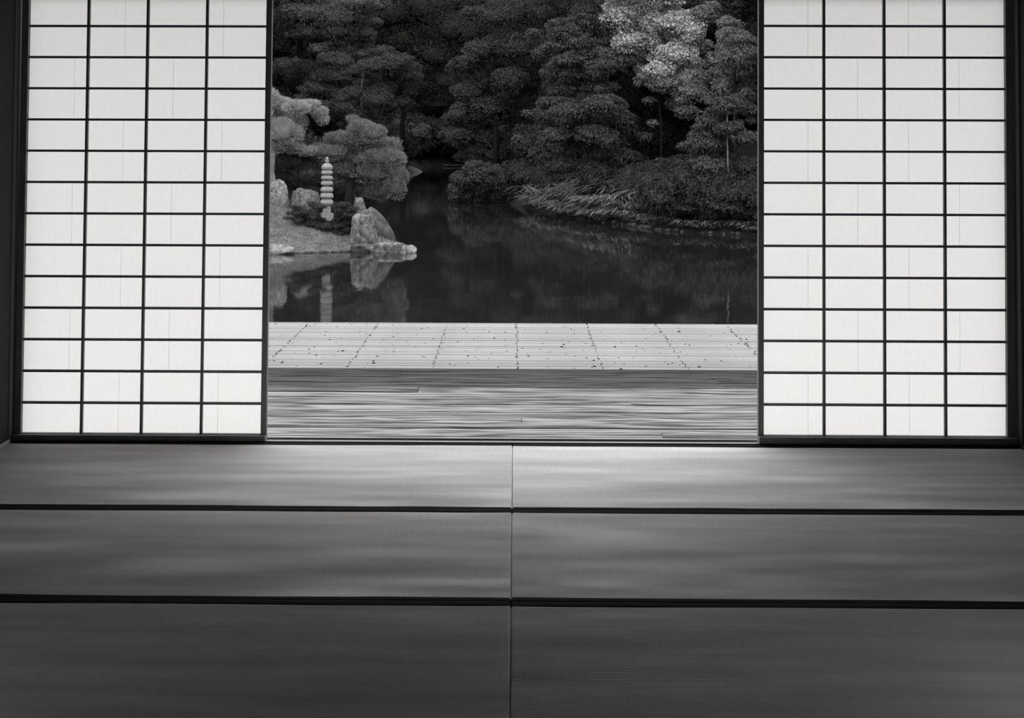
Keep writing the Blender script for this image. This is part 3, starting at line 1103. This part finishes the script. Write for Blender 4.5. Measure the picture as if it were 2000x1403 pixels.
# --- low spreading juniper in front of the pagoda
Y = 41.0
b = pix(632, 448, Y)
b[2] = island_z(b[0], Y)
t = plant('spreading_juniper', b, 'low dark juniper with spreading branches in front of the pagoda', 'shrub')
jr = random.Random(8)
lb = []
while len(lb) < 85:
    x, y = jr.uniform(546, 708), jr.uniform(396, 460)
    if ((x - 632) / 80) ** 2 + ((y - 428) / 33) ** 2 > 1 or (624 < x < 656 and 402 < y < 428) or (x < 612 and y > 430 + (x - 545) * 0.15):
        continue
    lb.append((x, y, jr.uniform(6, 13), jr.uniform(2.2, 4.2)))
link('foliage', foliage('foliage', lobes_px(lb, Y, 0.8, b, 0.7, 9), 28000, (0.13, 0.016), 'droop', 11, 0.5), M['juniper'], t)
for q in (((634, 452), (612, 446), (596, 440), (572, 428)), ((634, 452), (640, 438), (655, 425), (672, 420)), ((632, 452), (622, 436), (612, 420), (604, 408))):
    pts = [pix(x, y, Y - 0.05) - b for x, y in q]
    pts[0][2] = -0.04
    link('branch', tube_mesh('branch', pts, [0.032, 0.026, 0.02, 0.01], 7), M['bark'], t)

# --- trees of the far banks, each with its own crown
def bank_tree(name, label, Y, lobes, trunk, n, mat, size=(0.17, 0.085), mode='leaf', seed=1, depth=0.9, dy=2.0, bark='bark', core=0.6, group=None, rad=0.14, fill=4):
    x0, y0 = trunk[0]
    b = pix(x0, y0, Y)
    b[2] = land_z(b[0], Y)
    t = plant(name, b, label, 'tree', group)
    link('foliage', foliage('foliage', lobes_px(lobes, Y, depth, b, dy, seed), int(n * 2.5), (size[0] * 0.72, size[1] * 0.72), mode, seed, core, fill), M[mat], t)
    pts = [pix(x, y, Y - 0.2) - b for x, y in trunk]
    pts[0] = np.array([0, 0, -0.2])
    rr = [0.7 * rad * (1 - 0.75 * i / (len(pts) - 1)) for i in range(len(pts))]
    link('trunk', tube_mesh('trunk', pts, rr, 9), M[bark], t)
    return t


bt = bank_tree('lit_crown_tree', 'pale-crowned broadleaf tree with light painted into its leaves high on the wooded bank', 58,
          [(1202, 38, 34, 26), (1232, 18, 44, 22), (1262, 48, 30, 20), (1310, 46, 44, 20), (1352, 58, 26, 18), (1182, 66, 34, 20), (1166, 90, 26, 16), (1250, 82, 36, 20),
           (1345, 92, 34, 18), (1318, 112, 46, 26), (1290, 140, 30, 20), (1345, 150, 30, 20), (1395, 118, 16, 14), (1225, 84, 30, 18), (1280, -10, 60, 30), (1220, -20, 50, 30)],
          [(1290, 380), (1292, 260), (1286, 180), (1275, 110), (1262, 60)], 30000, 'leaf_bright', (0.15, 0.07), 'leaf', 21, 0.8, 1.6, rad=0.09)
lb = [(1168, 108, 30, 14), (1148, 84, 24, 13), (1212, 116, 28, 13), (1300, 166, 34, 16), (1350, 182, 34, 18), (1392, 152, 24, 18), (1268, 152, 28, 15), (1402, 186, 22, 18), (1375, 30, 26, 18), (1330, 205, 24, 12)]
link('lower_foliage', foliage('lower_foliage', lobes_px(lb, 57.6, 0.8, np.array(bt.location), 1.2, 12), 26000, (0.11, 0.05), 'leaf', 45, 0.6, 3), M['leaf_half'], bt)  # falloff of light below the bright crown, put into the leaf colour
bank_tree('tall_conifer', 'slender tall conifer with a pale tip next to the right shoji', 56,
          [(1432, 52, 20, 14), (1436, 78, 34, 20), (1440, 110, 40, 22), (1436, 140, 36, 18), (1452, 124, 28, 22), (1418, 96, 22, 16)],
          [(1436, 420), (1436, 300), (1434, 160), (1432, 60)], 9000, 'leaf_half', (0.18, 0.05), 'droop', 22, 0.9, 0.8)
bank_tree('layered_tree', 'broadleaf tree with tiered drooping boughs left of the pale crown', 57,
          [(1092, 92, 34, 10), (1128, 66, 34, 18), (1150, 30, 30, 26), (1110, 118, 30, 10), (1140, 112, 34, 16), (1132, 148, 30, 14), (1104, 176, 30, 14), (1084, 200, 26, 10),
           (1170, 132, 34, 14), (1156, 172, 30, 14)],
          [(1160, 400), (1158, 280), (1150, 180), (1140, 80)], 14000, 'leaf_mid', (0.20, 0.07), 'droop', 23, 0.9, 1.6)
bank_tree('leaning_maple', 'dark broadleaf tree with feathery boughs leaning over the bank shrubs', 56,
          [(1082, 226, 32, 14), (1068, 246, 24, 14), (1112, 218, 36, 16), (1132, 242, 36, 16), (1084, 268, 28, 16), (1064, 278, 18, 10), (1180, 206, 40, 20), (1206, 236, 36, 18), (1160, 262, 40, 16),
           (1178, 300, 34, 16), (1110, 296, 26, 14)],
          [(1150, 400), (1150, 330), (1138, 270), (1128, 225)], 15000, 'leaf_mid', (0.17, 0.06), 'droop', 24, 0.9, 1.6)
bank_tree('young_oak', 'open-branched young tree with a thin grey trunk beside the right shoji', 48.5,
          [(1420, 206, 30, 16), (1402, 222, 22, 14), (1450, 210, 24, 14), (1425, 250, 30, 12), (1375, 262, 28, 14), (1366, 285, 28, 16), (1455, 268, 26, 12), (1412, 288, 28, 10), (1386, 325, 34, 14), (1420, 345, 26, 10), (1460, 330, 24, 14)],
          [(1425, 405), (1422, 350), (1421, 290), (1420, 220)], 11000, 'leaf_mid', (0.15, 0.06), 'droop', 25, 0.9, 1.0, 'bark_pale', rad=0.07)
bank_tree('domed_evergreen', 'large evergreen of stacked dome-shaped clumps in the middle of the wood', 74,
          [(962, 36, 40, 24), (1012, 30, 34, 28), (934, 100, 30, 22), (972, 98, 34, 26), (1022, 96, 34, 26), (916, 130, 24, 20), (952, 158, 34, 24), (996, 160, 36, 26), (918, 182, 32, 22), (960, 212, 36, 24),
           (902, 214, 22, 14), (926, 246, 30, 20), (1006, 222, 36, 26), (898, 266, 24, 16), (950, 272, 34, 18), (924, 296, 26, 16), (980, 290, 34, 22), (1030, 276, 30, 30), (1030, 160, 30, 30)],
          [(970, 385), (968, 250), (966, 120), (964, 50)], 30000, 'leaf_mid', (0.17, 0.09), 'leaf', 26, 0.9, 2.5, rad=0.2)
bank_tree('overhanging_bush', 'rounded dark bush overhanging the water at the head of the pond', 66,
          [(904, 352, 26, 18), (892, 372, 18, 14), (912, 384, 20, 12), (936, 350, 30, 18), (968, 352, 30, 20), (940, 376, 22, 12), (986, 372, 24, 14), (926, 330, 24, 14)],
          [(1012, 398), (980, 372), (950, 360), (925, 352)], 9000, 'leaf_mid', (0.14, 0.07), 'leaf', 27, 0.9, 1.0, rad=0.1)
bank_tree('spreading_pine', 'grey spreading tree with flat pads behind the cushion pine', 82,
          [(600, 30, 50, 26), (660, 34, 50, 34), (702, 40, 26, 30), (585, 68, 26, 10), (632, 66, 14, 10), (676, 70, 32, 12), (560, 26, 24, 20), (690, 6, 50, 22), (590, -6, 60, 24), (600, 134, 28, 20), (555, 128, 20, 16),
           (650, 152, 42, 20), (620, 176, 30, 14), (690, 140, 26, 16), (660, 185, 26, 14), (700, 72, 30, 18)],
          [(690, 320), (682, 240), (650, 150), (625, 60)], 26000, 'leaf_grey', (0.19, 0.06), 'leaf', 28, 0.85, 2.5, rad=0.18)
bank_tree('slim_tree', 'slim straight-trunked tree standing above the round pine', 78,
          [(700, 218, 24, 12), (676, 212, 26, 14), (736, 192, 18, 14), (690, 232, 20, 10), (662, 206, 24, 12), (742, 132, 50, 18), (770, 120, 36, 16), (790, 150, 36, 16)],
          [(709, 330), (708, 240), (704, 180), (712, 130)], 10000, 'leaf_mid', (0.17, 0.07), 'leaf', 29, 0.85, 1.5, 'bark_pale', rad=0.10)
bank_tree('shaded_tree', 'deep-shaded evergreen in the dark gap between the pines and the domed tree', 96,
          [(770, 30, 60, 40), (830, 20, 50, 40), (880, 60, 40, 36), (800, 90, 60, 26), (850, 110, 50, 30), (870, 160, 36, 26), (820, 170, 46, 22), (850, 205, 44, 12), (880, 200, 30, 14), (780, 160, 30, 20)],
          [(790, 318), (786, 240), (800, 150), (810, 60)], 18000, 'leaf_dark', (0.22, 0.09), 'leaf', 30, 0.85, 3, rad=0.3)
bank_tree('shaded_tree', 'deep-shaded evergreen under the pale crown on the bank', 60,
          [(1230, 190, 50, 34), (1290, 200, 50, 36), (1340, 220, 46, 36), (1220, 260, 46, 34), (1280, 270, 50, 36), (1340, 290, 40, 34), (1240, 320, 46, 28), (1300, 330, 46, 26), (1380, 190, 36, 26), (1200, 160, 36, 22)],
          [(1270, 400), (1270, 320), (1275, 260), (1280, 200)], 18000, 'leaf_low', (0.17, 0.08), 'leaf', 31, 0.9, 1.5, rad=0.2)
bank_tree('shaded_tree', 'grey-topped evergreen behind the slender conifer', 64,
          [(1380, 8, 50, 26), (1420, 20, 36, 22), (1392, 40, 16, 22), (1460, 20, 36, 30), (1470, 60, 26, 26), (1470, 190, 30, 40), (1350, -20, 60, 30), (1440, -30, 60, 30)],
          [(1440, 400), (1440, 250), (1430, 120), (1420, 20)], 14000, 'leaf_mid', (0.19, 0.08), 'leaf', 32, 0.9, 1.5, rad=0.2)
bank_tree('small_bush', 'small grey bush seen under the trees at the head of the pond', 122,
          [(774, 262, 18, 10), (792, 258, 12, 8)], [(776, 292), (776, 280), (776, 262)], 2500, 'leaf_half', (0.2, 0.1), 'leaf', 33, 0.9, 1.0, rad=0.08)
bank_tree('small_bush', 'small grey bush right of a dark trunk at the head of the pond', 122,
          [(818, 262, 16, 12), (830, 268, 10, 8)], [(820, 296), (820, 284), (820, 262)], 2500, 'leaf_half', (0.2, 0.1), 'leaf', 34, 0.9, 1.0, rad=0.08)

# --- the wood behind: copies of three crowns
protos = []
for v in range(3):
    rs = random.Random(70 + v)
    lob = []
    for k in range(120):
        h = (k + rs.random()) / 120
        R_ = 3.9 * (0.45 + 0.55 * math.sin(math.pi * min(1, 0.25 + 0.72 * h)))
        a_ = rs.uniform(0, 2 * math.pi)
        q = math.sqrt(rs.uniform(0.15, 1.0)) * R_
        s_ = rs.uniform(0.7, 1.5)
        lob.append((q * math.cos(a_), q * math.sin(a_), 0.6 + 18 * h, s_, s_, s_ * rs.uniform(0.6, 0.9)))
    protos.append((foliage('foliage', lob, 125000, (0.17, 0.085), 'leaf', 80 + v, 0.74),
                   tube_mesh('trunk', [(0, 0, -0.3), (0.1, 0, 5), (-0.1, 0.1, 11), (0, 0, 17)], [0.32, 0.24, 0.16, 0.05], 8)))
rs = random.Random(17)
spots = []
for y_ in (70, 79, 90, 103, 120, 142):
    x_ = -46.0
    while x_ < 48:
        spots.append((x_ + rs.uniform(-1.5, 1.5), y_ + rs.uniform(-3, 3)))
        x_ += 4.6
for x_ in np.arange(7, 48, 4.6):
    spots.append((x_, 66 + rs.uniform(-2, 2)))
for x_ in np.arange(11, 44, 5.5):
    spots.append((x_, 54 + rs.uniform(-2, 2)))
for x_ in np.arange(-46, -14, 5.0):
    spots.append((x_, 63 + rs.uniform(-1, 1)))
for x_ in np.arange(-34, 34, 5.0):
    spots.append((x_, 152.0))
    spots.append((x_ + 2.5, 163.0))
side_spots = [(13.2, 50.5), (16.8, 49), (14.0, 56.5), (19.5, 54.5), (21.5, 48.5), (13.0, 63.0), (18.5, 61.0)]
spots += side_spots
kk = 0
stood = []
for x_, y_ in spots:
    d_ = float(signed_dist(np.array([[x_, y_]]), pond)[0])
    if d_ < 2.0 or (abs(x_) > 0.185 * y_ + 7 and (x_, y_) not in side_spots):
        continue
    # the pale tree, conifer and lightest trees keep their place in front
    if (1.0 < x_ < 12 and y_ < 69) or (-5 < x_ < 5 and y_ < 82) or (-15 < x_ < -4 and y_ < 89):
        continue
    if any((x_ - a_) ** 2 + (y_ - b_) ** 2 < 4.3 ** 2 for a_, b_ in stood):
        continue
    stood.append((x_, y_))
    fm, tm = protos[kk % 3]
    s_ = rs.uniform(0.85, 1.15) * (1.45 if y_ > 148 else 1.15 if y_ > 98 else 1.0)
    t = plant('woodland_tree', (x_, y_, land_z(x_, y_)), 'dark evergreen tree of the dense wood behind the bank trees', 'tree', 'evergreens of the dense wood behind the pond')
    t.rotation_euler = (0, 0, rs.uniform(0, 6.28))
    t.scale = (s_, s_, s_ * rs.uniform(0.95, 1.2))
    link('foliage', fm, M['leaf_dark'], t)
    link('trunk', tm, M['bark'], t)
    kk += 1

# ------------------------------------------------------------------ bank shrubs: arching blades
def clump_mesh(seed, nbl, ln, spread, wd=0.035):
    rs = np.random.RandomState(seed)
    V, T = [], []
    for k in range(nbl):
        a_ = rs.uniform(0, 2 * math.pi)
        dr = np.array([math.cos(a_), math.sin(a_), 0])
        sd = np.array([-dr[1], dr[0], 0]) * wd * rs.uniform(0.6, 1.3)
        L = ln * rs.uniform(0.5, 1.1)
        p0 = dr * rs.uniform(0, spread * 0.35)
        for s in range(5):
            u = s / 4
            p = p0 + dr * L * spread * u ** 1.2 * 1.4 + np.array([0, 0, L * (1.25 * u - 1.05 * u * u)])
            ww = sd * (1 - u) ** 0.6
            V += [p - ww, p + ww]
        o = len(V) - 10
        for s in range(4):
            T.append((o + 2 * s, o + 2 * s + 1, o + 2 * s + 3, o + 2 * s + 2))
    return mesh_np('blades', np.array(V), np.array(T))


clumps = [clump_mesh(90 + k, 60, 0.75, 0.8) for k in range(4)]
clumps_up = [m_.copy() for m_ in clumps]
for m_ in clumps_up:
    m_.materials.clear()
    m_.materials.append(M['leaf_grey'])
rs = random.Random(23)
shore = [(0.3, 62.4), (1.73, 55.35), (3.48, 51.1), (4.72, 48.16), (7.27, 46.06), (9.5, 45.3)]


def along(u):
    u = u * (len(shore) - 1)
    i = min(int(u), len(shore) - 2)
    f_ = u - i
    a_, b_ = np.array(shore[i]), np.array(shore[i + 1])
    tdir = (b_ - a_) / np.linalg.norm(b_ - a_)
    return a_ + (b_ - a_) * f_, np.array([-tdir[1], tdir[0]])


k = 0
for u in np.linspace(0.0, 0.98, 64):
    for row in range(4 if u < 0.42 else 2):
        p, nrm = along(u + rs.uniform(-0.006, 0.006))
        off = (0.12 + rs.uniform(0, 0.3) if row == 0 else rs.uniform(0.4, 2.9)) if u < 0.42 else 0.12 + row * 0.55 + rs.uniform(0, 0.3)
        x_, y_ = p + nrm * off
        fern = u < 0.42
        t = link('bank_fern' if fern else 'bank_grass', clumps[k % 4] if not (fern and off > 1.1) else clumps_up[k % 4], M['blade'])
        tag(t, 'arching fern clump spilling over the bank at the head of the shoreline' if fern else 'small grass clump growing between the stones of the bank',
            'fern' if fern else 'grass clump', 'fern clumps on the far bank' if fern else 'grass clumps between the bank stones')
        s_ = rs.uniform(0.8, 1.25) * ((1.0 + 0.12 * row) if fern else 0.6)
        t.location = (x_, y_, land_z(x_, y_) - 0.05)
        t.scale = (s_, s_, s_)
        t.rotation_euler = (0, 0, rs.uniform(0, 6.28))
        k += 1

shm = [rock_mesh('bank_stone', 40 + q, (0.19, 0.14, 0.12), sub=2, fine=0.0, power=2.6) for q in range(5)]
for q in range(46):
    u = 0.30 + 0.69 * q / 45
    p, nrm = along(u)
    o = link('bank_stone', shm[q % 5], M['rock_moss' if rs.random() < 0.6 else 'rock'])
    x_, y_ = p + nrm * rs.uniform(-0.02, 0.12)
    s_ = rs.choice([0.25, 0.3, 0.4, 0.45, 0.6, 0.8])
    o.location = (x_, y_, WZ + 0.05 * s_)
    o.rotation_euler = (rs.uniform(-0.2, 0.2), rs.uniform(-0.2, 0.2), rs.uniform(0, 6.28))
    o.scale = (s_, s_, s_ * rs.uniform(0.8, 1.3))
    tag(o, 'small grey stone set along the waterline of the wooded bank', 'stone', 'stones along the waterline of the wooded bank')

# low undergrowth on the wooded bank
ug = []
for v in range(2):
    r2 = random.Random(120 + v)
    lob = [(r2.uniform(-0.8, 0.8), r2.uniform(-0.7, 0.7), r2.uniform(0.1, 0.9), r2.uniform(0.35, 0.6), r2.uniform(0.35, 0.6), r2.uniform(0.2, 0.4)) for _ in range(10)]
    ug.append(foliage('bank_shrub', lob, 5000, (0.13, 0.05), 'droop', 130 + v, 0.75))
for q in range(60):
    u = rs.uniform(0.0, 0.99) if q < 34 else rs.uniform(0.45, 0.99)
    p, nrm = along(u)
    x_, y_ = p + nrm * (rs.uniform(0.9, 4.0) if q < 34 else rs.uniform(0.6, 1.6))
    o = link('bank_shrub', ug[q % 2], M['leaf_shrub'])
    s_ = rs.uniform(0.7, 1.2)
    o.location = (x_, y_, land_z(x_, y_) - 0.1)
    o.scale = (s_, s_, s_)
    o.rotation_euler = (0, 0, rs.uniform(0, 6.28))
    tag(o, 'low dark shrub in the undergrowth of the wooded bank', 'shrub', 'undergrowth shrubs on the wooded bank')

r3 = random.Random(41)
for q in range(44):
    side = q % 2
    y_ = r3.uniform(72, 134)
    if q < 14:
        x_, y_ = r3.uniform(-12, -2), r3.uniform(129, 136)
    elif side:
        x_ = np.interp(y_, [66, 80, 100, 128], [-0.4, -0.2, -2, -4]) + r3.uniform(0.6, 5)
    else:
        x_ = np.interp(y_, [74, 108, 128], [-10.5, -7.8, -7.0]) - r3.uniform(0.6, 5)
    o = link('cove_shrub', ug[q % 2], M['leaf_dark'])
    s_ = r3.uniform(1.3, 2.4)
    o.location = (x_, y_, land_z(x_, y_) - 0.15)
    o.scale = (s_, s_, s_ * 1.3)
    o.rotation_euler = (0, 0, r3.uniform(0, 6.28))
    tag(o, 'tall dark shrub on the shaded banks at the head of the pond', 'shrub', 'shrubs around the head of the pond')

for q in range(16):
    x_, y_ = r3.uniform(0.2, 3.4), r3.uniform(63.5, 74)
    if signed_dist(np.array([[x_, y_]]), pond)[0] < 0.5:
        continue
    o = link('cove_shrub', ug[q % 2], M['leaf_shrub'])
    s_ = r3.uniform(0.9, 1.5)
    o.location = (x_, y_, land_z(x_, y_) - 0.15)
    o.scale = (s_, s_, s_)
    o.rotation_euler = (0, 0, r3.uniform(0, 6.28))
    tag(o, 'tall dark shrub on the shaded banks at the head of the pond', 'shrub', 'shrubs around the head of the pond')

for q in range(30):
    x_ = r3.uniform(9.0, 21)
    y_ = np.interp(x_, [9, 14, 30], [45.4, 44, 42]) + (0.7 + r3.uniform(0, 0.6) if q % 2 else r3.uniform(1.5, 3.8))
    o = link('bank_shrub', ug[q % 2], M['leaf_shrub'])
    s_ = r3.uniform(0.9, 1.4)
    o.location = (x_, y_, land_z(x_, y_) - 0.1)
    o.scale = (s_, s_, s_)
    o.rotation_euler = (0, 0, r3.uniform(0, 6.28))
    tag(o, 'low dark shrub in the undergrowth of the wooded bank', 'shrub', 'undergrowth shrubs on the wooded bank')

# pale grassy bank and waterline stones at the head of the pond
c_ = pix(806, 304, 112)
me = rock_mesh('grassy_bank', 55, (0.95, 0.8, 0.50), sub=3, taper=0.5, lean=(-0.3, 0), power=2.2)
o = link('grassy_bank', me, M['moss'])
o.location = tuple(c_)
o.location.z = land_z(c_[0], 112) + 0.08
o.scale = (1.3, 1.2, 1.0)
tag(o, 'pale grassy bank under the dark trees at the head of the pond', 'bank')
for q in range(13):
    u = q / 12
    o = link('far_stone', shm[q % 5], M['rock_pale'])
    o.location = (-5.9 + 3.3 * u if u < 0.62 else -5.6 + 3.3 * u, 127.4, WZ + 0.08)
    o.rotation_euler = (0, 0, q * 1.7)
    o.scale = (1.0, 1.0, 0.9)
    tag(o, 'tiny pale stone in the line of stones closing the head of the pond', 'stone', 'stones closing the head of the pond')
